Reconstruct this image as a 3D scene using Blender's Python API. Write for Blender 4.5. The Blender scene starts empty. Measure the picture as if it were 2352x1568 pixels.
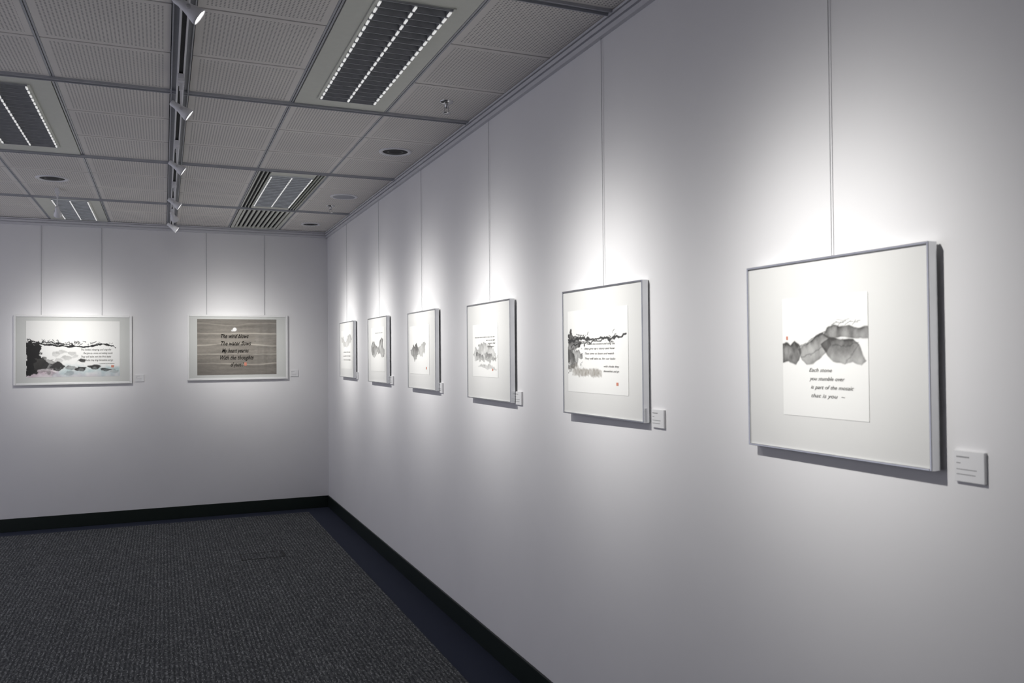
import bpy, numpy as np, random
from math import *
from mathutils import Vector, Matrix
random.seed(4)
S=bpy.context.scene
S.view_settings.view_transform='Standard'
EYE=1.7747; W=1.7893; D=9.8527
HC=1.4596+EYE; HR=1.3885+EYE; HB=EYE-1.6397
COL=bpy.context.collection

# ------------------------------------------------------------ materials
def newmat(name):
    m=bpy.data.materials.new(name); m.use_nodes=True
    nt=m.node_tree; return m,nt,nt.nodes['Principled BSDF']
def N(nt,t,**k):
    n=nt.nodes.new(t)
    for a,b in k.items():
        if a in n.inputs.keys(): n.inputs[a].default_value=b
        else: setattr(n,a,b)
    return n
def plain(name,c,rough=.5,metal=0,var=.06,scale=30,bump=0,spec=.5,emit=None,es=0,coat=0):
    m,nt,p=newmat(name)
    no=N(nt,'ShaderNodeTexNoise',Scale=scale,Detail=3.0)
    co=N(nt,'ShaderNodeTexCoord'); nt.links.new(co.outputs['Object'],no.inputs['Vector'])
    r=N(nt,'ShaderNodeValToRGB')
    r.color_ramp.elements[0].position=.3; r.color_ramp.elements[1].position=.7
    r.color_ramp.elements[0].color=[x*(1-var) for x in c]+[1]
    r.color_ramp.elements[1].color=[min(1,x*(1+var)) for x in c]+[1]
    nt.links.new(no.outputs['Fac'],r.inputs['Fac']); nt.links.new(r.outputs['Color'],p.inputs['Base Color'])
    p.inputs['Roughness'].default_value=rough; p.inputs['Metallic'].default_value=metal
    p.inputs['Specular IOR Level'].default_value=spec
    p.inputs['Coat Weight'].default_value=coat; p.inputs['Coat Roughness'].default_value=.01
    if bump:
        b=N(nt,'ShaderNodeBump',Strength=bump,Distance=.002)
        nt.links.new(no.outputs['Fac'],b.inputs['Height']); nt.links.new(b.outputs['Normal'],p.inputs['Normal'])
    if emit:
        p.inputs['Emission Color'].default_value=list(emit)+[1]; p.inputs['Emission Strength'].default_value=es
    return m
M={}
M['wall']=plain('wall_paint',(.80,.795,.805),.75,var=.012,scale=2.5,bump=0.05,spec=.2)
M['rail']=plain('rail_white',(.66,.66,.69),.45,var=.02)
M['base']=plain('baseboard_black',(.006,.012,.009),.4)
M['slab']=plain('ceiling_slab',(.10,.10,.105),.8)
M['grid']=plain('grid_metal',(.24,.25,.27),.45,metal=.0)
M['gridl']=plain('grid_metal_light',(.42,.43,.46),.4)
M['fix']=plain('fixture_beige',(.68,.69,.62),.5,var=.02)
M['dark']=plain('dark_recess',(.012,.012,.013),.7)
M['dark2']=plain('louver_recess',(.05,.052,.055),.5)
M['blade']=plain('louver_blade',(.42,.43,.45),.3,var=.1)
M['blade2']=plain('louver_blade_lit',(.70,.72,.75),.3,var=.1,emit=(.9,.95,1),es=.03)  # lighter, faintly glowing blade copy: caught light put into its colour
M['glint']=plain('louver_glint',(.9,.9,.9),.3,emit=(1,1,.97),es=.5)  # glowing white strips imitate highlights along the louver rails
M['white']=plain('white_plastic',(.80,.80,.82),.35,var=.02)
M['lens']=plain('lamp_lens',(.9,.9,.9),.3,emit=(1,.99,.95),es=14)
M['silver']=plain('silver_frame',(.66,.67,.69),.2,metal=1,var=.05,scale=8)
M['wframe']=plain('white_wood_frame',(.80,.80,.80),.4,var=.02)
M['mat']=plain('mat_board',(.71,.71,.695),.7,var=.01,scale=5,coat=.25)
M['matb']=plain('mat_board_glazed',(.60,.61,.59),.7,var=.01,scale=5,coat=.9)
M['paper']=plain('label_card',(.80,.80,.81),.6,var=.01)
M['ink']=plain('ink_black',(.010,.009,.008),.8,spec=.1)
M['inkg']=plain('ink_grey',(.12,.115,.11),.7,spec=.1)
M['print']=plain('label_print',(.30,.30,.31),.7)
M['red']=plain('seal_red',(.58,.22,.15),.6)
M['wire']=plain('wire_steel',(.33,.33,.35),.4,metal=.3)
M['speaker']=plain('speaker_mesh',(.36,.37,.41),.6,var=.15,scale=400)
M['chrome']=plain('sprinkler_chrome',(.6,.6,.6),.2,metal=.9)
M['navy']=plain('navy_carpet',(.015,.022,.048),.9,var=.3,scale=300,bump=.3)
def artmat(name,coat):
    m,nt,p=newmat(name)
    a=N(nt,'ShaderNodeVertexColor'); a.layer_name='paint'
    no=N(nt,'ShaderNodeTexNoise',Scale=260.0); mx=N(nt,'ShaderNodeMixRGB',blend_type='MULTIPLY'); mx.inputs[0].default_value=.08
    nt.links.new(a.outputs['Color'],mx.inputs[1]); nt.links.new(no.outputs['Fac'],mx.inputs[2])
    nt.links.new(mx.outputs[0],p.inputs['Base Color']); p.inputs['Roughness'].default_value=.7
    p.inputs['Coat Weight'].default_value=coat; p.inputs['Coat Roughness'].default_value=.01
    return m
M['art']=artmat('ink_painting_paper',.25); M['artb']=artmat('ink_painting_glazed',.9)
def tilemat():
    m,nt,p=newmat('perforated_tile')
    uv=N(nt,'ShaderNodeUVMap'); uv.uv_map='UVMap'
    sp=N(nt,'ShaderNodeSeparateXYZ'); nt.links.new(uv.outputs[0],sp.inputs[0])
    def mth(op,a,b=None,c=None):
        n=N(nt,'ShaderNodeMath',operation=op)
        for i,v in enumerate((a,b,c)):
            if v is None: continue
            if isinstance(v,(int,float)): n.inputs[i].default_value=v
            else: nt.links.new(v,n.inputs[i])
        return n.outputs[0]
    def cell(s): return mth('SUBTRACT',mth('FRACT',mth('MULTIPLY',s,1/.0165)),.5)
    cx=cell(sp.outputs[0]); cy=cell(sp.outputs[1])
    r=mth('SQRT',mth('ADD',mth('MULTIPLY',cx,cx),mth('MULTIPLY',cy,cy)))
    dot=mth('LESS_THAN',r,.25)
    ub=N(nt,'ShaderNodeUVMap'); ub.uv_map='B'
    sb=N(nt,'ShaderNodeSeparateXYZ'); nt.links.new(ub.outputs[0],sb.inputs[0])
    def inside(s): return mth('LESS_THAN',mth('ABSOLUTE',mth('SUBTRACT',s,.5)),.45)
    mask=mth('MULTIPLY',dot,mth('MULTIPLY',inside(sb.outputs[0]),inside(sb.outputs[1])))
    co=N(nt,'ShaderNodeTexCoord'); no=N(nt,'ShaderNodeTexNoise',Scale=1.6,Detail=4.0); nt.links.new(co.outputs['Object'],no.inputs['Vector'])
    rp=N(nt,'ShaderNodeValToRGB'); rp.color_ramp.elements[0].color=(.75,.72,.685,1); rp.color_ramp.elements[1].color=(.84,.81,.765,1)
    rp.color_ramp.elements[0].position=.3; rp.color_ramp.elements[1].position=.7
    nt.links.new(no.outputs['Fac'],rp.inputs['Fac'])
    mx=N(nt,'ShaderNodeMixRGB'); nt.links.new(mask,mx.inputs[0]); nt.links.new(rp.outputs[0],mx.inputs[1]); mx.inputs[2].default_value=(.30,.29,.28,1)
    nt.links.new(mx.outputs[0],p.inputs['Base Color']); p.inputs['Roughness'].default_value=.7; p.inputs['Specular IOR Level'].default_value=.3
    return m
M['tile']=tilemat()
def carpet():
    m,nt,p=newmat('carpet_woven')
    co=N(nt,'ShaderNodeTexCoord')
    mp=N(nt,'ShaderNodeMapping'); mp.inputs['Scale'].default_value=(170,52,1); nt.links.new(co.outputs['Object'],mp.inputs[0])
    v=N(nt,'ShaderNodeTexWhiteNoise') ; v.noise_dimensions='2D'
    sn=N(nt,'ShaderNodeVectorMath',operation='FLOOR'); nt.links.new(mp.outputs[0],sn.inputs[0]); nt.links.new(sn.outputs[0],v.inputs['Vector'])
    n2=N(nt,'ShaderNodeTexNoise',Scale=3.0,Detail=5.0); nt.links.new(co.outputs['Object'],n2.inputs['Vector'])
    w=N(nt,'ShaderNodeTexWave',Scale=12.0,Distortion=.4); w.inputs['Detail'].default_value=1
    nt.links.new(co.outputs['Object'],w.inputs['Vector'])
    rp=N(nt,'ShaderNodeValToRGB'); e=rp.color_ramp.elements
    e[0].position=.2; e[0].color=(.10,.106,.112,1); e[1].position=1; e[1].color=(.36,.37,.375,1)
    x=e.new(.75); x.color=(.175,.182,.19,1)
    nt.links.new(v.outputs['Value'],rp.inputs['Fac'])
    mx=N(nt,'ShaderNodeMixRGB',blend_type='MULTIPLY'); mx.inputs[0].default_value=.45
    nt.links.new(rp.outputs[0],mx.inputs[1]); nt.links.new(w.outputs['Fac'],mx.inputs[2])
    m2=N(nt,'ShaderNodeMixRGB',blend_type='MULTIPLY'); m2.inputs[0].default_value=.3
    nt.links.new(mx.outputs[0],m2.inputs[1]); nt.links.new(n2.outputs['Fac'],m2.inputs[2])
    nt.links.new(m2.outputs[0],p.inputs['Base Color']); p.inputs['Roughness'].default_value=.95; p.inputs['Specular IOR Level'].default_value=.1
    b=N(nt,'ShaderNodeBump',Strength=.3,Distance=.002); nt.links.new(v.outputs['Value'],b.inputs['Height']); nt.links.new(b.outputs['Normal'],p.inputs['Normal'])
    return m
M['carpet']=carpet()

# ------------------------------------------------------------ mesh builder
class MB:
    def __init__(s): s.v=[];s.f=[];s.mi=[];s.mats=[];s.sm=[]
    def m(s,k):
        if k not in s.mats: s.mats.append(k)
        return s.mats.index(k)
    def box(s,x0,x1,y0,y1,z0,z1,k):
        b=len(s.v); i=s.m(k)
        for z in (z0,z1):
            s.v+=[(x0,y0,z),(x1,y0,z),(x1,y1,z),(x0,y1,z)]
        for q in ((3,2,1,0),(4,5,6,7),(0,1,5,4),(1,2,6,5),(2,3,7,6),(3,0,4,7)):
            s.f.append([b+a for a in q]); s.mi.append(i); s.sm.append(False)
        return s
    def lathe(s,o,ax,prof,k,n=28,caps=None):
        ax=Vector(ax).normalized(); o=Vector(o)
        t=Vector((0,0,1)) if abs(ax.z)<.9 else Vector((1,0,0))
        a=ax.cross(t).normalized(); c=ax.cross(a)
        b=len(s.v); i=s.m(k)
        for r,h in prof:
            for j in range(n):
                th=2*pi*j/n; s.v.append(tuple(o+ax*h+(a*cos(th)+c*sin(th))*r))
        for q in range(len(prof)-1):
            for j in range(n):
                j2=(j+1)%n
                s.f.append([b+q*n+j,b+q*n+j2,b+(q+1)*n+j2,b+(q+1)*n+j]); s.mi.append(i); s.sm.append(True)
        return s
    def build(s,name,parent=None,bevel=0,loc=None):
        me=bpy.data.meshes.new(name); me.from_pydata(s.v,[],s.f)
        for k in s.mats: me.materials.append(M[k])
        me.polygons.foreach_set('material_index',s.mi); me.polygons.foreach_set('use_smooth',s.sm); me.update()
        o=bpy.data.objects.new(name,me); COL.objects.link(o)
        if loc: o.location=loc
        if parent: o.parent=parent
        if bevel:
            md=o.modifiers.new('bevel','BEVEL'); md.width=bevel; md.segments=2; md.limit_method='ANGLE'
        return o
def empty(name,loc=(0,0,0),rz=0,rx=0,ry=0):
    e=bpy.data.objects.new(name,None); e.location=loc; e.rotation_euler=(rx,ry,rz); e.empty_display_size=.1; COL.objects.link(e); return e

# ------------------------------------------------------------ room shell
XL=-3.35; YN=-1.6
MB().box(W,W+.12,YN,D+.12,0,HC+.1,'wall').build('wall_right')
MB().box(XL,W,D,D+.12,0,HC+.1,'wall').build('wall_back')
MB().box(XL,W+.12,YN-.12,YN,0,HC+.1,'wall').build('blocker_front')  # unseen wall added behind the camera to cut the ambient light
MB().box(XL-.12,XL,YN-.12,1.6,0,HC+.1,'wall').build('blocker_left')  # unseen wall segment, added to darken the near end of the room
MB().box(XL,W,YN,D,-.1,0,'navy').build('floor')
MB().box(XL,1.515,YN,9.60,0,.006,'carpet').build('floor_carpet')
MB().box(W-.012,W,YN,D,0,HB,'base').build('baseboard_right',bevel=.003)
MB().box(XL,W-.012,D-.012,D,0,HB,'base').build('baseboard_back',bevel=.003)
def rail(name,horizontal):
    b=MB()
    steps=[(HR,HR+.022,.022),(HR+.022,HR+.030,.012),(HR+.030,HR+.050,.026),(HR+.050,HR+.056,.014),(HR+.056,HC-.004,.030)]
    for z0,z1,t in steps:
        if horizontal: b.box(XL,W-.001,D-t,D,z0,z1,'rail')
        else: b.box(W-t,W,YN,D-.001,z0,z1,'rail')
    return b.build(name)
rail('trim_1',False); rail('trim_2',True)
h=MB(); 
for a in [(0.62,.99,7.56,7.575),(0.62,.635,7.56,7.80),(0.975,.99,7.56,7.80),(0.62,.99,7.785,7.80)]:
    h.box(a[0],a[1],a[2],a[3],.005,.008,'dark')
h.box(.635,.975,7.575,7.785,.005,.0068,'carpet')
h.build('floor_box_cover')

# ------------------------------------------------------------ ceiling
MB().box(XL,W,YN,D,HC+.03,HC+.1,'slab').build('ceiling')
ceil=bpy.data.objects['ceiling']
xs=[-3.35,-2.79,-2.22,-1.655,-1.093,-.5275,.0847,.68,1.236,W]
Y0=4.872
ymain=[Y0+1.8*k for k in range(-4,3)]
seams=[Y0+.6*k for k in range(-12,9) if YN<Y0+.6*k<D-.05]
ys=[YN]+seams+[D]
skip=[(.68,3.072,4.872),(.68,6.672,8.472),(.68,8.472,D),(-1.093,4.872,6.672),(-1.093,8.472,D)]
b=MB(); uvA=[];uvB=[]
for i in range(len(xs)-1):
    for j in range(len(ys)-1):
        x0,x1,y0,y1=xs[i],xs[i+1],ys[j],ys[j+1]
        if any(abs(x0-s[0])<.01 and y0>=s[1]-.01 and y1<=s[2]+.01 for s in skip): continue
        gx=.012; gy=.006
        x0+=gx if i!=6 else .05; x1-=gx if i!=5 else .05
        y0+=gy; y1-=gy
        nb=len(b.f)
        b.box(x0,x1,y0,y1,HC,HC+.015,'tile')
        for q in range(6):
            for vi in b.f[nb+q]:
                v=b.v[vi]
                uvA.append((v[0]-x0+.004,v[1]-y0+.004)); uvB.append(((v[0]-x0)/(x1-x0),(v[1]-y0)/(y1-y0)))
o=b.build('perforated_tiles',ceil)
o.data.uv_layers.new(name='UVMap'); o.data.uv_layers.new(name='B')
o.data.uv_layers['UVMap'].data.foreach_set('uv',[c for p in uvA for c in p])
o.data.uv_layers['B'].data.foreach_set('uv',[c for p in uvB for c in p])
b=MB()
for i,x in enumerate(xs[1:-1]):
    b.box(x-.011,x-.002,YN,D-.03,HC-.001,HC+.03,'gridl')
    b.box(x+.002,x+.011,YN,D-.03,HC-.001,HC+.03,'gridl')
    b.box(x-.002,x+.002,YN,D-.03,HC+.004,HC+.03,'dark')
for y in seams:
    if min(abs(y-m) for m in ymain)>.05:
        for i in range(len(xs)-1):
            if any(abs(xs[i]-s[0])<.01 and s[1]-.01<y<s[2]+.01 for s in skip): continue
            b.box(xs[i]+.014,xs[i+1]-.014,y-.007,y+.007,HC+.004,HC+.03,'grid')
b.build('ceiling_grid',ceil)
b=MB()
for y in ymain:
    if YN<y<D:
        b.box(XL,W-.03,y-.016,y+.016,HC-.004,HC+.03,'grid')
        b.box(XL,W-.03,y-.022,y-.016,HC-.014,HC+.0,'gridl')
        b.box(XL,W-.03,y+.016,y+.022,HC-.014,HC+.0,'gridl')
b.build('ceiling_main_channels',ceil)

# ------------------------------------------------------------ fluorescent fixtures
def fixture(cx0,cx1,y0,y1,lx0,lx1,ly0,ly1,slots=False,bl='blade',name='fluorescent_ceiling_light'):
    e=empty(name,((cx0+cx1)/2,(y0+y1)/2,HC)); ox,oy,oz=e.location
    b=MB(); z0=HC-.004; z1=HC+.012
    def bx(x0,x1,ya,yb,za,zb,k): b.box(x0-ox,x1-ox,ya-oy,yb-oy,za-oz,zb-oz,k)
    cx0+=.016; cx1-=.016; y0+=.028; y1-=.028
    if not slots:
        bx(cx0,lx0,y0,y1,z0,z1,'fix'); bx(lx1,cx1,y0,y1,z0,z1,'fix')
        bx(lx0-.012,lx0,ly0-.012,ly1+.012,z0-.006,z1,'fix'); bx(lx1,lx1+.012,ly0-.012,ly1+.012,z0-.006,z1,'fix')
    else:
        for s0,s1 in ((cx0,lx0),(lx1,cx1)):
            w=s1-s0
            for t0,t1 in ((0,.12),(.36,.42),(.66,.72),(.92,1.0)):
                bx(s0+w*t0,s0+w*t1,y0,y1,z0,z1,'fix')
            bx(s0,s1,y0,y1,HC+.02,HC+.026,'dark')
    bx(lx0,lx1,y0,ly0,z0,z1,'fix'); bx(lx0,lx1,ly1,y1,z0,z1,'fix')
    b.build('housing',e)
    b=MB()
    bx(lx0,lx1,ly0,ly1,HC+.024,HC+.029,'dark2')
    b.build('recess',e)
    b=MB(); n=int((ly1-ly0)/.07); st=(ly1-ly0)/n
    for k in range(n+1):
        y=ly0+k*st
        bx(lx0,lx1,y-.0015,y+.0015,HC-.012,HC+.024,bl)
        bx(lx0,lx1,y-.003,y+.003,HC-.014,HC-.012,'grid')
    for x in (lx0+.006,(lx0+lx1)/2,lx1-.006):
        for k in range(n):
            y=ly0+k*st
            bx(x-.0045,x+.0045,y+.014,y+st-.014,HC-.0165,HC-.010,'glint')
        bx(x-.003,x+.003,ly0,ly1,HC-.012,HC+.024,'blade')
    b.build('louver',e)
    return e
fixture(.68,1.236,3.072,4.872,.815,1.130,3.29,4.70)
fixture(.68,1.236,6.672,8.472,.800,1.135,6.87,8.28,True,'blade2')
fixture(-1.093,-.5275,4.872,6.672,-.995,-.665,5.03,6.43)
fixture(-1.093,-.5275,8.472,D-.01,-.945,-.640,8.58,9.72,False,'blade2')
e=empty('air_vent_grille',(.958,9.15,HC)); b=MB()
gx0,gx1,gy0,gy1=.70,1.22,8.50,9.80
def bx(x0,x1,ya,yb,za,zb,k): b.box(x0-.958,x1-.958,ya-9.15,yb-9.15,za,zb,k)
bx(gx0,gx1,gy0,gy1,.022,.028,'dark')
bx(gx0,gx0+.03,gy0,gy1,-.006,.012,'fix'); bx(gx1-.03,gx1,gy0,gy1,-.006,.012,'fix')
bx(gx0,gx1,gy0,gy0+.06,-.005,.012,'fix'); bx(gx0,gx1,gy1-.06,gy1,-.005,.012,'fix')
n=10
for k in range(n):
    x=gx0+.03+(gx1-gx0-.06)*(k+.5)/n
    bx(x-.012,x+.008,gy0+.06,gy1-.06,-.004,.012,'fix')
b.build('slats',e)
def downlight(x,y,r,name='recessed_downlight'):
    b=MB()
    b.lathe((0,0,0),(0,0,-1),[(r,0),(r,.004),(r*.95,.008),(r*.80,.007),(r*.76,.003),(r*.76,.001)],'white',40)
    if name=='ceiling_speaker':
        b.lathe((0,0,0),(0,0,-1),[(r*.80,.007),(r*.4,.009),(0.001,.010)],'speaker',40)
    else:
        b.lathe((0,0,0),(0,0,-1),[(r*.77,.0015),(r*.3,.001),(0.001,.001)],'dark',40)  # flat black disc stands in for the shade inside the recess
        b.lathe((0,0,0),(0,0,-1),[(r*.5,.0012),(r*.5,.004),(r*.45,.004),(r*.4,.0018)],'dark2',30)
    b.build(name,loc=(x,y,HC))
downlight(1.536,5.775,.118); downlight(1.507,9.30,.105); downlight(-.827,7.609,.12)
downlight(1.529,7.575,.125,'ceiling_speaker')
def sprinkler(x,y):
    b=MB()
    b.lathe((0,0,0),(0,0,-1),[(.001,.012),(.022,.012),(.040,.006),(.042,0)],'chrome',28)
    b.lathe((0,0,0),(0,0,-1),[(.010,.008),(.010,.035),(.006,.037)],'chrome',16)
    for s in (-1,1):
        b.box(s*.012-.002,s*.012+.002,-.002,.002,-.062,-.03,'chrome')
    b.lathe((0,0,0),(0,0,-1),[(.001,.060),(.007,.060),(.024,.064),(.024,.067),(.001,.068)],'chrome',20)
    b.build('fire_sprinkler',loc=(x,y,HC))
sprinkler(1.510,4.53); sprinkler(1.505,8.10)

# ------------------------------------------------------------ lighting track + spotlights
TX=.0847
b=MB()
b.box(TX-.046,TX+.046,YN,D-.04,HC-.003,HC+.02,'grid')
b.box(TX-.046,TX-.040,YN,D-.04,HC-.012,HC-.003,'gridl'); b.box(TX+.040,TX+.046,YN,D-.04,HC-.012,HC-.003,'gridl')
b.box(TX-.018,TX-.010,YN,D-.10,HC-.036,HC-.003,'white'); b.box(TX+.010,TX+.018,YN,D-.10,HC-.036,HC-.003,'white')
b.box(TX-.010,TX+.010,YN,D-.10,HC-.030,HC-.003,'dark')
b.build('lighting_track')
def beam(name,power):
    ld=bpy.data.lights.new(name,'SPOT'); ld.energy=power; ld.spot_size=radians(130); ld.spot_blend=.6; ld.shadow_soft_size=.022; ld.color=(1.0,.985,.945)
    ld.use_nodes=True; nt=ld.node_tree; em=[n for n in nt.nodes if n.type=='EMISSION'][0]
    tc=N(nt,'ShaderNodeTexCoord'); sp=N(nt,'ShaderNodeSeparateXYZ'); nt.links.new(tc.outputs['Normal'],sp.inputs[0])
    def mth(op,a,b=None):
        n=N(nt,'ShaderNodeMath',operation=op)
        for i,v in enumerate((a,b)):
            if v is None: continue
            if isinstance(v,(int,float)): n.inputs[i].default_value=v
            else: nt.links.new(v,n.inputs[i])
        return n.outputs[0]
    r2=mth('DIVIDE',mth('ADD',mth('MULTIPLY',sp.outputs[0],sp.outputs[0]),mth('MULTIPLY',sp.outputs[1],sp.outputs[1])),mth('MAXIMUM',mth('MULTIPLY',sp.outputs[2],sp.outputs[2]),1e-4))
    g=lambda s,a: mth('MULTIPLY',mth('EXPONENT',mth('MULTIPLY',r2,-1/(s*s))),a)
    nt.links.new(mth('ADD',g(.24,.80),g(.42,.20)),em.inputs['Strength'])
    return ld
HS=.88
def spotlight(x,y,z,target,power,track=True):
    e=empty('track_spotlight',(x,y,HC))
    b=MB(); top=-.037 if track else 0
    b.box(-.015,.015,-.05,.05,top-.026,top,'white')
    for k in range(5): b.box(-.017,.017,-.045+k*.02,-.037+k*.02,top-.036,top-.026,'white')
    b.box(-.008,.008,-.010,.010,top-.070,top-.036,'white')
    hz=z-HC
    d=(Vector(target)-Vector((x,y,z))).normalized()
    b.lathe((0,0,0),(0,0,-1),[(.0045,-top+.06),(.0045,-hz-.015)],'white',12)
    b.build('adapter',e)
    c=Vector((0,0,hz))
    b=MB()
    side=d.cross(Vector((0,0,1))).normalized()
    b.lathe(c-side*.026,side,[(.008,0),(.008,.052)],'white',12)
    b.lathe(c,d,[(r_*HS,h_*HS) for r_,h_ in [(.001,-.065),(.015,-.064),(.018,-.058),(.018,-.03),(.020,-.028),(.021,-.01),(.026,.01),(.034,.035),(.037,.045),(.037,.055),(.034,.055),(.030,.046)]],'white',32)
    b.lathe(c,d,[(.031*HS,.047*HS),(.001,.050*HS)],'lens',32)
    b.build('lamp_head',e)
    ld=beam('spot_beam',power)
    lo=bpy.data.objects.new('spot_beam',ld); COL.objects.link(lo); lo.parent=e
    lo.location=c+d*.06; lo.rotation_euler=d.to_track_quat('-Z','Y').to_euler()
PW=245
PC=[(1.837,.272,-.300),(3.18,.293,-.279),(4.535,.306,-.267),(5.895,.325,-.252),(7.262,.340,-.240),(8.60,.352,-.225)]
for (yc,a,c),sy in zip(PC,[1.95,3.18,4.50,5.88,7.27,8.62]):
    spotlight(TX,sy,1.255+EYE,(W,yc,(a+c)/2+EYE+.06),PW)
spotlight(TX,8.02,1.265+EYE,(.78,D,.10+EYE),PW*.85)
spotlight(-.84,8.08,1.265+EYE,(-.868,D,.10+EYE),PW*.85,track=False)

# ------------------------------------------------------------ painting helpers
def vnoise(x,y,seed):
    rs=np.random.RandomState(seed); g=rs.rand(64,64)
    xi=np.floor(x).astype(int); yi=np.floor(y).astype(int); fx=x-xi; fy=y-yi
    fx=fx*fx*(3-2*fx); fy=fy*fy*(3-2*fy)
    a=g[xi%64,yi%64];b_=g[(xi+1)%64,yi%64];c=g[xi%64,(yi+1)%64];d=g[(xi+1)%64,(yi+1)%64]
    return (a*(1-fx)+b_*fx)*(1-fy)+(c*(1-fx)+d*fx)*fy
def fbm(x,y,seed,o=4):
    s=0;a=.5
    for k in range(o): s=s+a*vnoise(x*2**k,y*2**k,seed+k); a*=.5
    return s/(1-.5**o)
def sdf(px,py,poly):
    d=np.full(px.shape,1e9); ins=np.zeros(px.shape,bool); n=len(poly)
    for i in range(n):
        x0,y0=poly[i];x1,y1=poly[(i+1)%n]; ex,ey=x1-x0,y1-y0
        t=np.clip(((px-x0)*ex+(py-y0)*ey)/(ex*ex+ey*ey+1e-12),0,1)
        d=np.minimum(d,np.hypot(px-x0-t*ex,py-y0-t*ey))
        c=((y0>py)!=(y1>py))&(px<(x1-x0)*(py-y0)/(y1-y0+1e-12)+x0); ins^=c
    return np.where(ins,d,-d)
class Art:
    def __init__(s,w,h,res,bg,seed=1):
        s.w,s.h=w,h; s.nx=int(res*w/h) if w<h else res; s.ny=int(s.nx*h/w)
        u=np.linspace(0,1,s.nx); v=np.linspace(0,1,s.ny); s.u,s.v=np.meshgrid(u,v)
        s.asp=w/h; s.c=np.ones(s.u.shape+(3,))*np.array(bg); s.seed=seed
    def warp(s,amp,fr):
        s.seed+=7
        return s.u+amp*(fbm(s.u*fr*s.asp,s.v*fr,s.seed)-.5), s.v+amp*(fbm(s.u*fr*s.asp+9,s.v*fr+5,s.seed+3)-.5)
    def mixc(s,m,col): s.c=s.c*(1-m[...,None])+np.array(col)*m[...,None]
    def wash(s,poly,dark,col=(.05,.048,.045),soft=.02,amp=.06,fr=9,tex=.5,edge=.25):
        U,V=s.warp(amp,fr)
        pl=[(a*s.asp,b) for a,b in poly]; d=sdf(U*s.asp,V,pl)
        m=np.clip(d/soft+.5,0,1)
        t=fbm(s.u*s.asp*14,s.v*9,s.seed+11)
        vmax=max(b for a,b in poly); vmin=min(b for a,b in poly)
        g=np.clip((s.v-vmin)/(vmax-vmin+1e-6),0,1)
        k=dark*(1-tex+tex*1.6*t)*(.65+.35*g)+edge*np.exp(-np.abs(d)/ (soft*1.2))*dark
        s.mixc(m*np.clip(k,0,1),col); return s
    def stroke(s,pts,wd,dark,col=(.03,.03,.03),amp=.02,fr=20,soft=.006,dry=0):
        U,V=s.warp(amp,fr); d=np.full(U.shape,1e9)
        for (x0,y0),(x1,y1) in zip(pts[:-1],pts[1:]):
            x0*=s.asp;x1*=s.asp; ex,ey=x1-x0,y1-y0
            t=np.clip(((U*s.asp-x0)*ex+(V-y0)*ey)/(ex*ex+ey*ey+1e-12),0,1)
            d=np.minimum(d,np.hypot(U*s.asp-x0-t*ex,V-y0-t*ey))
        m=np.clip((wd-d)/soft+.5,0,1)
        s.mixc(m*dark,col); return s
    def build(s,name,parent,x0,z0,y,mat):
        nx,ny=s.nx,s.ny
        X=x0+s.u*s.w; Z=z0+s.v*s.h
        co=np.stack([X,np.full(X.shape,y),Z],-1).reshape(-1,3)
        idx=np.arange(nx*ny).reshape(ny,nx)
        f=np.stack([idx[:-1,:-1],idx[:-1,1:],idx[1:,1:],idx[1:,:-1]],-1).reshape(-1,4)
        me=bpy.data.meshes.new(name); me.from_pydata(co.tolist(),[],f.tolist())
        ca=me.color_attributes.new('paint','FLOAT_COLOR','POINT')
        c=np.concatenate([np.clip(s.c,0,1).reshape(-1,3),np.ones((nx*ny,1))],1)
        ca.data.foreach_set('color',c.ravel()); me.materials.append(M[mat])
        o=bpy.data.objects.new(name,me); COL.objects.link(o); o.parent=parent; return o
def text(body,parent,x,z,y,size,mat,shear=.35,off=0,name='calligraphy',sx=1.0,space=1.0):
    cu=bpy.data.curves.new(name,'FONT'); cu.body=body; cu.size=size; cu.shear=shear; cu.offset=off; cu.resolution_u=3; cu.space_character=space
    cu.materials.append(M[mat]); o=bpy.data.objects.new(name,cu); COL.objects.link(o)
    o.rotation_euler=(pi/2,0,0); o.location=(x,y,z); o.scale=(sx,1,1); o.parent=parent; return o
def fit_text(body,parent,x0,x1,z,y,size,mat,**k):
    o=text(body,parent,x0,z,y,size,mat,**k)
    bpy.context.view_layer.update(); w=o.dimensions.x
    if w>0: o.scale=((x1-x0)/w*o.scale[0],1,1)
    return o
def frame(name,parent,w,h,fw,d,back,fk,mk,bev=.002):
    b=MB()
    b.box(-w/2,-w/2+fw,-d,-back,-h/2,h/2,fk); b.box(w/2-fw,w/2,-d,-back,-h/2,h/2,fk)
    b.box(-w/2+fw,w/2-fw,-d,-back,h/2-fw,h/2,fk); b.box(-w/2+fw,w/2-fw,-d,-back,-h/2,-h/2+fw,fk)
    b.build('frame',parent,bevel=bev)
    MB().box(-w/2+fw,w/2-fw,-d+.006,-back-.004,-h/2+fw,h/2-fw,mk).build('mat_board',parent)
def wire(parent,x,z0,z1,y,r=.0013):
    MB().lathe((x,y,z0),(0,0,1),[(r,0),(r,z1-z0)],'wire',8).build('hanging_wire',parent)

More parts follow.
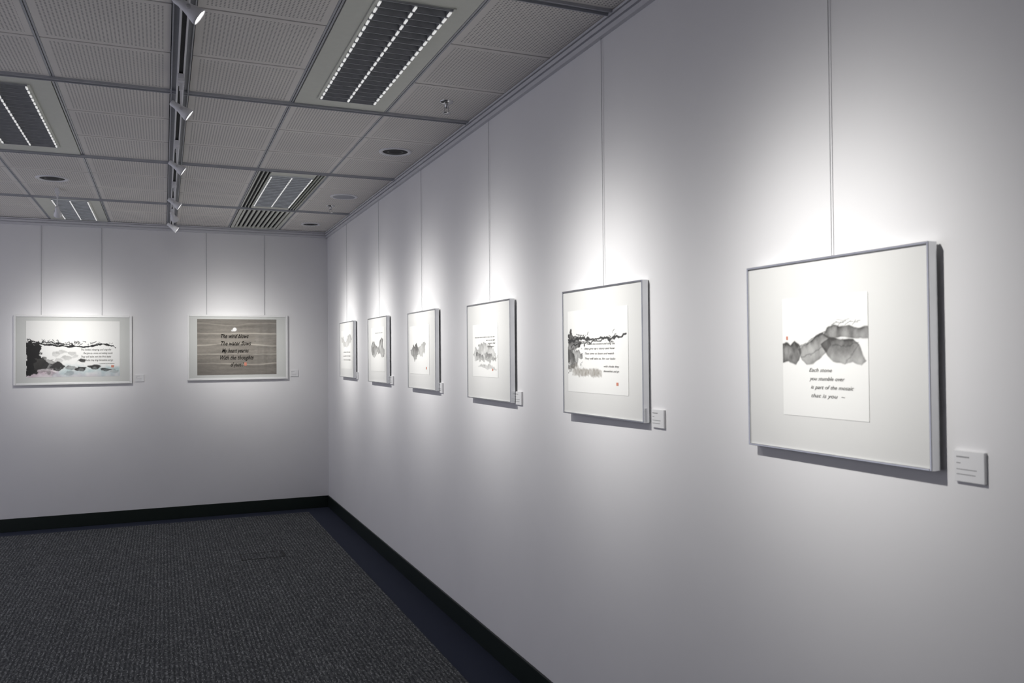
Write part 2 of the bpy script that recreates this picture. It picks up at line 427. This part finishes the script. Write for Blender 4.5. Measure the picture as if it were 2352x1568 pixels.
BG=(.86,.86,.84)
WY=[1.844,3.19,4.565,5.963,7.296,8.713]
def rpic(i,w,tilt=(0,0,0)):
    yc,a,c=PC[i]; zc=(a+c)/2+EYE
    e=empty('framed_ink_painting',(W,yc,zc),rz=-pi/2+tilt[2]); 
    frame('f',e,w,a-c,.0065,.040,.010,'silver','mat',.0015)
    wire(e,-(WY[i]-yc),(a-c)/2-.02,HR-zc+.005,-.008)
    return e,zc
def artrect(i,zc,yl,yr,zt,zb):
    yc=PC[i][0]; return -(yl-yc), -(yr-yc), zb+EYE-zc, zt+EYE-zc
AY=-.0352; TY=-.0362
# P1
e,zc=rpic(0,.696); x0,x1,z0,z1=artrect(0,zc,2.023,1.688,.161,-.192)
A=Art(x1-x0,z1-z0,330,BG,3)
K=dict(amp=.025,fr=12,soft=.012)
A.wash([(.50,.68),(.55,.735),(.63,.765),(.70,.735),(.80,.745),(.90,.725),(1.02,.735),(1.02,.64),(.85,.64),(.7,.66),(.58,.64)],.98,**K)
A.wash([(-.02,.615),(.06,.625),(.10,.60),(.16,.635),(.22,.60),(.24,.54),(.21,.47),(.17,.43),(.08,.46),(-.02,.445)],1.05,**K)
A.wash([(.20,.56),(.27,.60),(.34,.62),(.42,.67),(.50,.70),(.58,.66),(.60,.60),(.54,.54),(.48,.49),(.38,.44),(.30,.43),(.25,.47)],.9,**K)
A.wash([(.48,.60),(.58,.66),(.70,.645),(.84,.64),(.90,.60),(.93,.55),(.98,.47),(.93,.43),(.84,.46),(.74,.44),(.62,.46),(.54,.52)],.9,**K)
A.stroke([(.22,.59),(.34,.63),(.45,.68),(.52,.70)],.008,.6,amp=.04)
A.stroke([(.24,.50),(.36,.52),(.48,.58)],.006,.4,amp=.04)
A.stroke([(.62,.60),(.76,.58),(.90,.60)],.006,.45,amp=.05)
A.stroke([(.74,.45),(.84,.52),(.90,.60)],.005,.35,amp=.05)
for k in range(12):
    a=.60+.026*k; A.stroke([(a,.755+.012*(k%3)),(a+.035,.772+.01*(k%2))],.0035,.6)
A.stroke([(.66,.80),(.73,.79),(.80,.798)],.003,.45)
A.build('artwork',e,x0,z0,AY,'art')
w_=x1-x0;h_=z1-z0
MB().box(x0+w_*.05,x0+w_*.07,TY,AY,z0+h_*.645,z0+h_*.675,'red').build('seal',e)
for t,u0,u1,v in [('Each stone',.33,.60,.375),('you stumble over',.34,.75,.305),('is part of the mosaic',.35,.84,.235),('that is you  ~',.35,.74,.165)]:
    fit_text(t,e,x0+w_*u0,x0+w_*u1,z0+h_*v,TY,.016,'inkg')
# P2
e,zc=rpic(1,.69,(0,0,.02)); x0,x1,z0,z1=artrect(1,zc,3.478,2.95,.197,-.176)
A=Art(x1-x0,z1-z0,330,BG,11); w_=x1-x0;h_=z1-z0
A.wash([(-.02,.72),(.08,.74),(.2,.66),(.27,.60),(.16,.50),(.1,.42),(.12,.34),(-.02,.30)],1.1,amp=.22,fr=14,soft=.012,tex=.5)
A.wash([(-.02,.50),(.18,.52),(.28,.48),(.2,.38),(.14,.30),(-.02,.28)],.8,amp=.22,fr=18,soft=.012,tex=.8)
A.wash([(.1,.35),(.25,.30),(.45,.30),(.60,.24),(.5,.19),(.3,.20),(.1,.22),(.02,.28)],.5,col=(.2,.18,.15),amp=.1,fr=14,tex=.9)
A.stroke([(-.02,.62),(.15,.66),(.35,.64),(.55,.66),(.75,.64),(.98,.68)],.016,.98,amp=.09,fr=12)
A.stroke([(.05,.55),(.2,.60),(.45,.61),(.62,.63)],.009,.95,amp=.09,fr=14)
for k in range(34):
    a=random.random()*.85; bq=.60+random.random()*.1; A.stroke([(a,bq),(a+.07*random.uniform(-1,1),bq+.05*random.uniform(-.7,1))],.005,.95,amp=.03)
for k in range(9):
    a=.08+.055*k; A.wash([(a,.20+.02*(k%3)),(a+.035,.29),(a+.075,.27),(a+.07,.19)],.5,col=(.2,.17,.13),amp=.03,soft=.015)
A.build('artwork',e,x0,z0,AY,'art')
for t,u0,u1,v in [('Men in the wisdom and song the',.34,.80,.575),('they give up a story and hear',.30,.80,.52),('Then time to listen and watch',.30,.78,.46),('They will take us, for our leaks',.30,.80,.40),('with shade they',.62,.86,.31),('themselves and go',.62,.86,.255)]:
    fit_text(t,e,x0+w_*u0,x0+w_*u1,z0+h_*v,TY,.013,'inkg')
MB().box(x0+w_*.82,x0+w_*.85,TY,AY,z0+h_*.105,z0+h_*.14,'red').build('seal',e)
# P3
e,zc=rpic(2,.70); x0,x1,z0,z1=artrect(2,zc,4.79,4.377,.18,-.133)
A=Art(x1-x0,z1-z0,220,BG,21); w_=x1-x0;h_=z1-z0
A.wash([(0.0,.42),(.12,.52),(.3,.62),(.45,.66),(.6,.60),(.8,.55),(.98,.38),(.8,.34),(.5,.38),(.25,.36)],.55,amp=.16,fr=13,tex=.7)
A.wash([(.05,.38),(.2,.46),(.4,.40),(.55,.46),(.8,.40),(.95,.32),(.7,.28),(.4,.30),(.15,.30)],.68,amp=.16,fr=13,tex=.8)
A.wash([(.2,.22),(.5,.25),(.85,.20),(.97,.14),(.7,.15),(.4,.18)],.45,amp=.1,tex=.8)
A.build('artwork',e,x0,z0,AY,'art')
for t,u0,u1,v in [('the river wind a shell to bear the tide',.1,.88,.74),('and moving light',.55,.9,.68),('waters full',.62,.9,.62),('home again',.6,.86,.56)]:
    fit_text(t,e,x0+w_*u0,x0+w_*u1,z0+h_*v,TY,.013,'inkg')
MB().box(x0+w_*.78,x0+w_*.82,TY,AY,z0+h_*.12,z0+h_*.16,'red').build('seal',e)
# P4
e,zc=rpic(3,.71); x0,x1,z0,z1=artrect(3,zc,6.206,5.697,.22,-.141)
A=Art(x1-x0,z1-z0,200,BG,31); w_=x1-x0;h_=z1-z0
A.wash([(.02,.50),(.12,.52),(.18,.60),(.27,.58),(.34,.63),(.42,.57),(.46,.48),(.42,.38),(.36,.30),(.26,.26),(.22,.34),(.10,.40)],.85,amp=.10,fr=16,tex=.6)
A.wash([(.40,.52),(.52,.56),(.62,.62),(.72,.66),(.83,.63),(.80,.52),(.74,.44),(.62,.36),(.50,.40),(.42,.44)],.6,amp=.10,fr=16,tex=.6)
A.build('artwork',e,x0,z0,AY,'art')
MB().box(x0+w_*.84,x0+w_*.88,TY,AY,z0+h_*.10,z0+h_*.15,'red').build('seal',e)
# P5
e,zc=rpic(4,.70); x0,x1,z0,z1=-.235,.275,-.19,.20
A=Art(x1-x0,z1-z0,200,(.82,.82,.80),41); w_=x1-x0;h_=z1-z0
A.wash([(.00,.55),(.07,.66),(.16,.69),(.26,.66),(.36,.58),(.48,.55),(.58,.58),(.66,.70),(.78,.76),(.86,.70),(.90,.56),(.98,.46),(.94,.34),(.80,.30),(.66,.40),(.5,.42),(.36,.36),(.22,.30),(.08,.36)],.78,amp=.10,fr=14,tex=.7)
A.wash([(.02,.52),(.2,.56),(.30,.44),(.2,.34),(.08,.38)],.4,amp=.1)
A.build('artwork',e,x0,z0,AY,'art')
fit_text('the autumn wind is clear',e,x0+w_*.3,x0+w_*.85,z0+h_*.86,TY,.014,'inkg')
# P6
e,zc=rpic(5,.70); x0,x1,z0,z1=-.28,.27,-.20,.20
A=Art(x1-x0,z1-z0,200,(.82,.82,.80),51); w_=x1-x0;h_=z1-z0
A.wash([(.00,.86),(.10,.80),(.22,.82),(.34,.72),(.46,.70),(.56,.78),(.72,.88),(.90,.86),(.98,.74),(.84,.66),(.7,.60),(.52,.54),(.36,.56),(.2,.62),(.06,.72)],.55,amp=.12,fr=14,tex=.6,col=(.12,.11,.10))
A.build('artwork',e,x0,z0,AY,'art')
for q,t in enumerate(['A flower falls along','the silent river bank','under the moonlight']):
    fit_text(t,e,x0+w_*.22,x0+w_*.85,z0+h_*(.42-.10*q),TY,.018,'inkg')

# back wall pictures
def bpic(x0,x1,z0,z1,wires):
    xc=(x0+x1)/2; zc=(z0+z1)/2+EYE
    e=empty('framed_ink_painting',(xc,D,zc)); frame('f',e,x1-x0,z1-z0,.022,.035,.006,'wframe','matb',.003)
    for x in wires: wire(e,x-xc,(z1-z0)/2-.02,HR-zc+.005,-.008,.0019)
    return e,xc,zc
AYb=-.0302; TYb=-.0325
e,xc,zc=bpic(-1.421,-.3135,-.276,.453,(-1.172,-.605))
x0,x1,z0,z1=-1.307-xc,-.4325-xc,-.196+EYE-zc,.391+EYE-zc; w_=x1-x0;h_=z1-z0
A=Art(w_,h_,420,(.84,.84,.82),61)
A.wash([(-.02,.06),(1.02,.06),(1.02,-.05),(-.02,-.05)],.5,col=(.33,.20,.30),soft=.12,amp=.12,edge=0)
A.wash([(.3,.16),(1.02,.18),(1.02,.02),(.3,.02)],.6,col=(.18,.38,.42),soft=.12,amp=.2,edge=0)
A.wash([(.0,.12),(.2,.16),(.35,.05),(0,.0)],.5,col=(.40,.18,.32),soft=.08,amp=.2,edge=0)
A.wash([(-.02,.66),(.10,.60),(.20,.56),(.13,.44),(.18,.32),(.24,.22),(.16,.12),(.08,.05),(-.02,.0)],1.6,col=(.004,.004,.004),amp=.12,fr=16,tex=.15,edge=0)
A.wash([(.1,.36),(.24,.32),(.34,.20),(.24,.08),(.06,.12)],.75,amp=.15,fr=14,tex=.7)
A.stroke([(-.02,.60),(.2,.58),(.42,.55),(.62,.53),(.80,.57),(.93,.54)],.016,1,amp=.07,fr=14,col=(.01,.01,.01))
A.stroke([(0,.66),(.12,.62),(.30,.60),(.5,.56)],.010,1,amp=.08,fr=18,col=(.01,.01,.01))
for k in range(80):
    a=random.random()**1.3*.9; bq=.54+random.random()*.07+.03*(1-a); A.stroke([(a,bq),(a+.035*random.uniform(-1,1),bq+.08*random.uniform(-.5,1)*(1.05-a))],.004,.95,amp=.03,col=(.01,.01,.01))
def rock(cx,cy,rx,ry,dk,col=(.03,.03,.03)):
    A.wash([(cx+rx*cos(t)*(1+.18*sin(3*t+cx*9)),cy+ry*sin(t)) for t in [k*pi/5 for k in range(10)]],dk,col=col,amp=.06,fr=14,soft=.018,tex=.5)
for r_ in [(.36,.45,.06,.04,.35),(.47,.42,.05,.03,.4),(.30,.40,.04,.05,.3),(.42,.34,.06,.04,.4),(.33,.30,.05,.04,.35),(.52,.36,.04,.03,.3),
           (.33,.19,.075,.085,1.4),(.22,.20,.06,.05,.9),(.60,.29,.04,.03,1.2),(.47,.16,.06,.04,.65),(.72,.17,.07,.04,1.3),(.58,.14,.06,.045,1.1),(.84,.12,.05,.03,1.0),(.93,.10,.05,.04,.35),(.45,.06,.06,.04,.35),(.25,.07,.05,.04,.4)]:
    rock(*r_)
A.build('artwork',e,x0,z0,AYb,'artb')
for q,t in enumerate(['The listless sleeping and sing the','Men give up a stone and nothing sounds','They will take not the first leaks','With shades they drag themselves and go']):
    fit_text(t,e,x0+w_*(.57 if q!=1 else .60),x0+w_*(.90+.02*(q%2)),z0+h_*(.47-.063*q),TYb,.028,'inkg')
fit_text('~ rewarded to the dreamers',e,x0+w_*.77,x0+w_*.94,z0+h_*.225,TYb,.016,'inkg')
MB().box(x0+w_*.905,x0+w_*.935,TYb,AYb,z0+h_*.16,z0+h_*.20,'red').build('seal',e)

e,xc,zc=bpic(.242,1.3235,-.260,.4715,(.446,1.071))
x0,x1,z0,z1=.345-xc,1.1965-xc,-.203+EYE-zc,.4225+EYE-zc; w_=x1-x0;h_=z1-z0
A=Art(w_,h_,420,(.25,.228,.198),71)
n1=fbm(A.u*3,A.v*22,200,5); n2=fbm(A.u*40,A.v*60,210,3)
A.c*=(.60+.55*n1+.22*(n2-.5))[...,None]
A.c*=(.75+.4*np.exp(-((A.v-.55)/.4)**2))[...,None]
for v,am in [(.92,.2),(.75,.5),(.55,.6),(.38,.5),(.20,.5)]:
    line=v+.07*(fbm(A.u*2.5+v*13,A.u*0+v*7,300,3)-.5)+.010*np.sin(A.u*7+v*30)
    m=np.exp(-((A.v-line)/(.010))**2)*am*np.clip(-.1+1.6*fbm(A.u*4,A.v*3,int(310+v*100)),0,1)
    A.mixc(np.clip(m,0,1),(.72,.67,.58))
    m=np.exp(-((A.v-line+.035)/(.025))**2)*.15; A.mixc(m,(.08,.07,.06))
# spotlight's reflection in the glazing, painted into the artwork colour near the top
m=np.clip((.034-np.hypot((A.u-.465)*A.asp,A.v-.815))/.012+.5,0,1); A.mixc(m*.95,(.88,.88,.88))
m=np.clip((.026-np.hypot((A.u-.44)*A.asp,(A.v-.795)*1.6))/.012+.5,0,1); A.mixc(m*.7,(.85,.86,.88))
A.build('artwork',e,x0,z0,AYb,'artb')
for t,a,c,v in [('The wind blows',.28,.63,.66),('The water flows',.28,.66,.53),('My heart yearns',.30,.64,.40),('With the thoughts',.27,.69,.275),('of yours !',.41,.57,.15)]:
    fit_text(t,e,x0+w_*a,x0+w_*c,z0+h_*v,TYb,.066,'ink',off=.0008,shear=.42,space=1.05)
MB().box(x0+w_*.585,x0+w_*.615,TYb,AYb,z0+h_*.16,z0+h_*.22,'red').build('seal',e)

# ------------------------------------------------------------ wall labels
def label(loc,rz,w,h):
    e=empty('picture_label',loc,rz)
    MB().box(-w/2,w/2,-.010,0,-h/2,h/2,'paper').build('card',e,bevel=.001)
    b=MB()
    for z,l,t in [(.30,.42,.0016),(.10,.14,.0010),(-.10,.66,.0010),(-.26,.62,.0010)]:
        x=-w/2+.008; end=x+l*w
        while x<end:
            q=random.uniform(.002,.005)
            b.box(x,min(x+q,end),-.0104,-.0098,z*h-t,z*h+t,'print'); x+=q+.0009
    b.build('print_lines',e)
for ya,yb,zt,zb in [(1.452,1.370,-.243,-.318),(2.812,2.725,-.222,-.293),(4.194,4.105,-.204,-.276),(5.57,5.48,-.195,-.265),(6.91,6.82,-.176,-.246),(8.29,8.20,-.166,-.237)]:
    label((W,(ya+yb)/2,(zt+zb)/2+EYE),-pi/2,ya-yb,zt-zb)
label((-.240,D,-.2225+EYE),0,.085,.075); label((1.400,D,-.199+EYE),0,.085,.072)

# ------------------------------------------------------------ world + camera
w=bpy.data.worlds.new('ambient'); S.world=w; w.use_nodes=True
bg=w.node_tree.nodes['Background']; bg.inputs[0].default_value=(.585,.585,.68,1); bg.inputs[1].default_value=1.08
yaw,pit,roll=.3984,.0153,-.0091
f=Vector((sin(yaw)*cos(pit),cos(yaw)*cos(pit),sin(pit))); r=Vector((cos(yaw),-sin(yaw),0)); u=r.cross(f)
r2=r*cos(roll)+u*sin(roll); u2=-r*sin(roll)+u*cos(roll)
cd=bpy.data.cameras.new('camera'); cam=bpy.data.objects.new('camera',cd); COL.objects.link(cam)
cd.sensor_width=36; cd.lens=1902.2/2352*36; cd.clip_start=.05
mm=Matrix((r2,u2,-f)).transposed().to_4x4(); mm.translation=Vector((0,0,EYE)); cam.matrix_world=mm
cd.dof.use_dof=True; cd.dof.focus_distance=7.5; cd.dof.aperture_fstop=5.6
S.camera=cam
